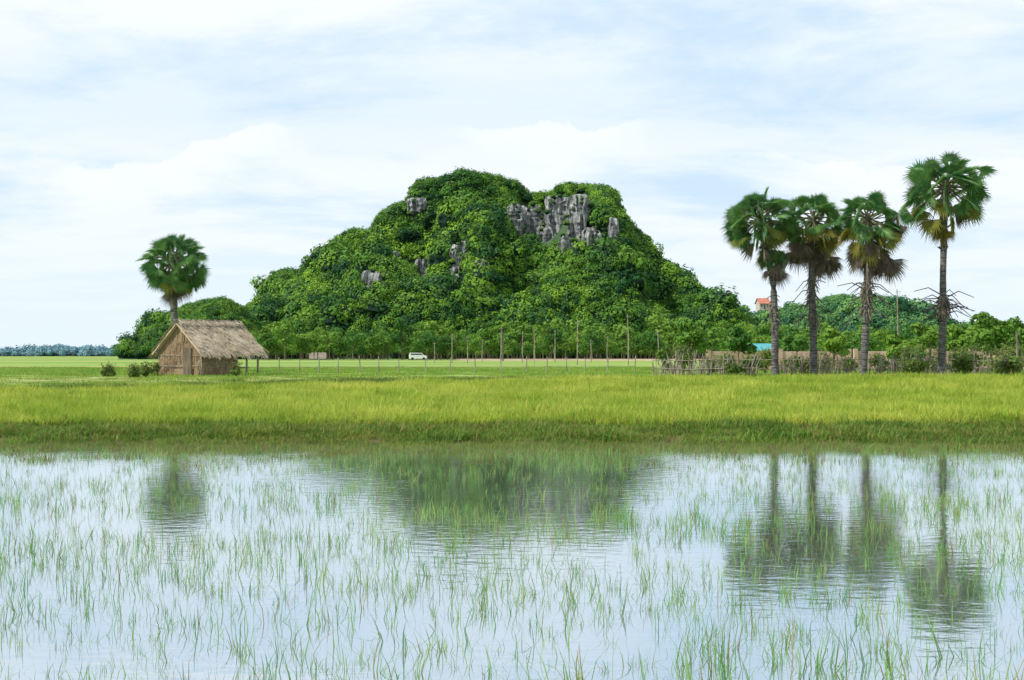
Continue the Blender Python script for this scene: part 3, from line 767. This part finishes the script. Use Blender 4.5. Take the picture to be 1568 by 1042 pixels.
def house(name, px, D, w, d, h, rh, rm, wm=M_plaster, z0=None, rz=.3):
    x = (px-784)/F*D; z = .85 if z0 is None else z0
    e = empty(name, (x, D, z), rz)
    mb = MB(); mb.add([(-w/2, -d/2, -.5), (w/2, -d/2, -.5), (w/2, d/2, -.5), (-w/2, d/2, -.5), (-w/2, -d/2, h), (w/2, -d/2, h), (w/2, d/2, h), (-w/2, d/2, h), (-w/2, 0, h+rh-.1), (w/2, 0, h+rh-.1)],
                      [(0, 1, 5, 4), (1, 2, 6, 9, 5), (2, 3, 7, 6), (3, 0, 4, 8, 7)], 0)
    mb.obj('walls', [wm], parent=e)
    mb = MB(); o = .5
    for s in (-1, 1):
        k = rh/(d/2); a = [(-w/2-o, 0, h+rh), (w/2+o, 0, h+rh), (w/2+o, s*(d/2+o), h-k*o), (-w/2-o, s*(d/2+o), h-k*o)]
        b = [(p[0], p[1], p[2]+.12) for p in a]; mb.add(a+b, [(0, 1, 2, 3), (7, 6, 5, 4), (2, 6, 7, 3), (1, 5, 6, 2), (3, 7, 4, 0)], 0)
    mb.obj('roof', [rm], parent=e)
    mb = MB()
    for q in (-.3, .3): mb.box((q*w, -d/2-.02, h*.55), (w*.14, .06, h*.4), 0)
    mb.box((0, -d/2-.02, h*.4), (w*.13, .06, h*.78), 0)
    mb.obj('windows_and_door', [M_glass], parent=e)
house('plaster_house', 1164, 125, 1.2, 1.6, 1.7, .4, M_teal)
house('village_house', 485, 420, 4.5, 4, .5, 1.5, M_greyroof, wm=M_greyroof)
house('red_roof_house', 1168, 672, 5, 5, 3, 2.2, M_redroof, z0=2+(545-474)/F*672, rz=.2)  # small house with a red roof, up on the hill
x, y, _ = W(640, 545, 380)
van = empty('white_van', (x, y, .85), .15)
mb = MB()
side = [(-2.3, .35), (2.2, .35), (2.35, .9), (2.2, 1.15), (1.5, 1.3), (.9, 1.9), (-2.1, 1.95), (-2.35, 1.2)]
vs = [(a, -.85, b) for a, b in side]+[(a, .85, b) for a, b in side]; n = len(side)
mb.add(vs, [tuple(range(n)), tuple(range(2*n-1, n-1, -1))]+[(i, i+n, (i+1) % n+n, (i+1) % n) for i in range(n)], 0)
for s in (-.86, .86):
    mb.add([(-2, s, 1.35), (1.2, s, 1.35), (.8, s, 1.72), (-2, s, 1.72)], [(0, 1, 2, 3)], 1)
    for wx in (-1.5, 1.5): mb.tube([(wx, s*.85, .35), (wx, s*1.03, .35)], [.35, .35], 14, 2)
mb.obj('body', [M_white, M_glass, M_tyre], parent=van)

# ------------------------------------------------------------ world
w = bpy.data.worlds.new("World"); scene.world = w; w.use_nodes = True
nt = w.node_tree
for n in list(nt.nodes): nt.nodes.remove(n)
sund = Vector((-.85, -.3, .95)).normalized(); el = math.asin(sund.z); az = math.atan2(sund.x, sund.y)
sky = N(nt, 'ShaderNodeTexSky', sky_type='NISHITA'); sky.sun_disc = False; sky.sun_elevation = el; sky.sun_rotation = az
sky.air_density = 1.0; sky.dust_density = 1.0
tc = N(nt, 'ShaderNodeTexCoord'); sx = N(nt, 'ShaderNodeSeparateXYZ'); nt.links.new(tc.outputs['Generated'], sx.inputs[0])
def M(op, a, b=None, clamp=False):
    m = N(nt, 'ShaderNodeMath', operation=op); m.use_clamp = clamp
    for i, v in enumerate((a, b)):
        if v is None: continue
        if isinstance(v, (int, float)): m.inputs[i].default_value = v
        else: nt.links.new(v, m.inputs[i])
    return m.outputs[0]
def MR(v, a, b, c=0, d=1, sm=True):
    m = N(nt, 'ShaderNodeMapRange'); m.interpolation_type = 'SMOOTHSTEP' if sm else 'LINEAR'
    nt.links.new(v, m.inputs[0])
    for i, q in enumerate((a, b, c, d)): 
        if isinstance(q, (int, float)): m.inputs[i+1].default_value = q
        else: nt.links.new(q, m.inputs[i+1])
    return m.outputs[0]
X, Y, Z = sx.outputs
za = M('ADD', M('ABSOLUTE', Z), .14)
cb = N(nt, 'ShaderNodeCombineXYZ'); nt.links.new(M('DIVIDE', X, za), cb.inputs[0]); nt.links.new(M('DIVIDE', Y, za), cb.inputs[1])
mp = N(nt, 'ShaderNodeMapping'); mp.inputs['Rotation'].default_value = (0, 0, .2); mp.inputs['Scale'].default_value = (.8, 1.0, 1); mp.inputs['Location'].default_value = (3.1, 1.7, 0)
nt.links.new(cb.outputs[0], mp.inputs[0])
t1 = N(nt, 'ShaderNodeTexNoise'); t1.inputs['Scale'].default_value = 1.5; t1.inputs['Detail'].default_value = 9; t1.inputs['Roughness'].default_value = .62; t1.inputs['Distortion'].default_value = .25
nt.links.new(mp.outputs[0], t1.inputs[0])
m1 = MR(t1.outputs[0], .32, .58, .1, 1)
t2 = N(nt, 'ShaderNodeTexNoise'); t2.inputs['Scale'].default_value = 24; t2.inputs['Detail'].default_value = 7; t2.inputs['Roughness'].default_value = .6
nt.links.new(tc.outputs['Generated'], t2.inputs[0])
ax = M('ADD', X, .02)
edge = M('ADD', MR(M('ABSOLUTE', ax), .12, .26, .16, .128), M('MULTIPLY', M('SUBTRACT', t2.outputs[0], .5), .034))
df = M('SUBTRACT', edge, Z)
bank = M('MULTIPLY', MR(df, 0, .003, 0, 1), MR(df, .003, .04, 1, .1))
t3 = N(nt, 'ShaderNodeTexNoise'); t3.inputs['Scale'].default_value = 7; t3.inputs['Detail'].default_value = 4
nt.links.new(tc.outputs['Generated'], t3.inputs[0])
bank = M('MULTIPLY', bank, MR(t3.outputs[0], .42, .56, .05, 1))
low = MR(Z, .0, .15, .8, .0)
veil = M('MULTIPLY', MR(Z, .12, .165, 0, 1), MR(Z, .175, .23, 1, 0))
m = M('MAXIMUM', M('MULTIPLY', M('MULTIPLY', m1, MR(Z, .08, .18, .85, 1)), M('SUBTRACT', 1.0, M('MULTIPLY', veil, .35))), M('MULTIPLY', low, .8))
base = mix(nt, low, (6.2, 8.35, 10.5), (7.5, 9.2, 10.6))
skyc = mix(nt, .9, sky.outputs[0], base)
col = mix(nt, m, skyc, (9.6, 10.15, 10.7))
col2 = mix(nt, MR(Z, 0, .1, .9, 0), col, (8.1, 9.4, 10.4))
col2 = mix(nt, M('MULTIPLY', bank, .75), col2, (10.0, 10.4, 10.8))
bg = N(nt, 'ShaderNodeBackground'); bg.inputs['Strength'].default_value = .1
nt.links.new(col2, bg.inputs[0]); wo = N(nt, 'ShaderNodeOutputWorld'); nt.links.new(bg.outputs[0], wo.inputs[0])

sl = bpy.data.lights.new('sun', 'SUN'); sl.energy = 4.9; sl.angle = math.radians(.5); sl.color = (1, .95, .86)
so = bpy.data.objects.new('sun', sl); scene.collection.objects.link(so); so.rotation_euler = sund.to_track_quat('Z', 'Y').to_euler()

cam = bpy.data.cameras.new('camera'); co = bpy.data.objects.new('camera', cam); scene.collection.objects.link(co)
co.location = (0, 0, HC); co.rotation_euler = (math.radians(90), 0, 0); cam.lens = 50; cam.sensor_width = 36
cam.shift_y = 24/1568; cam.clip_end = 20000; cam.clip_start = .1
scene.camera = co
scene.view_settings.view_transform = 'Standard'; scene.view_settings.look = 'None'; scene.view_settings.exposure = 0
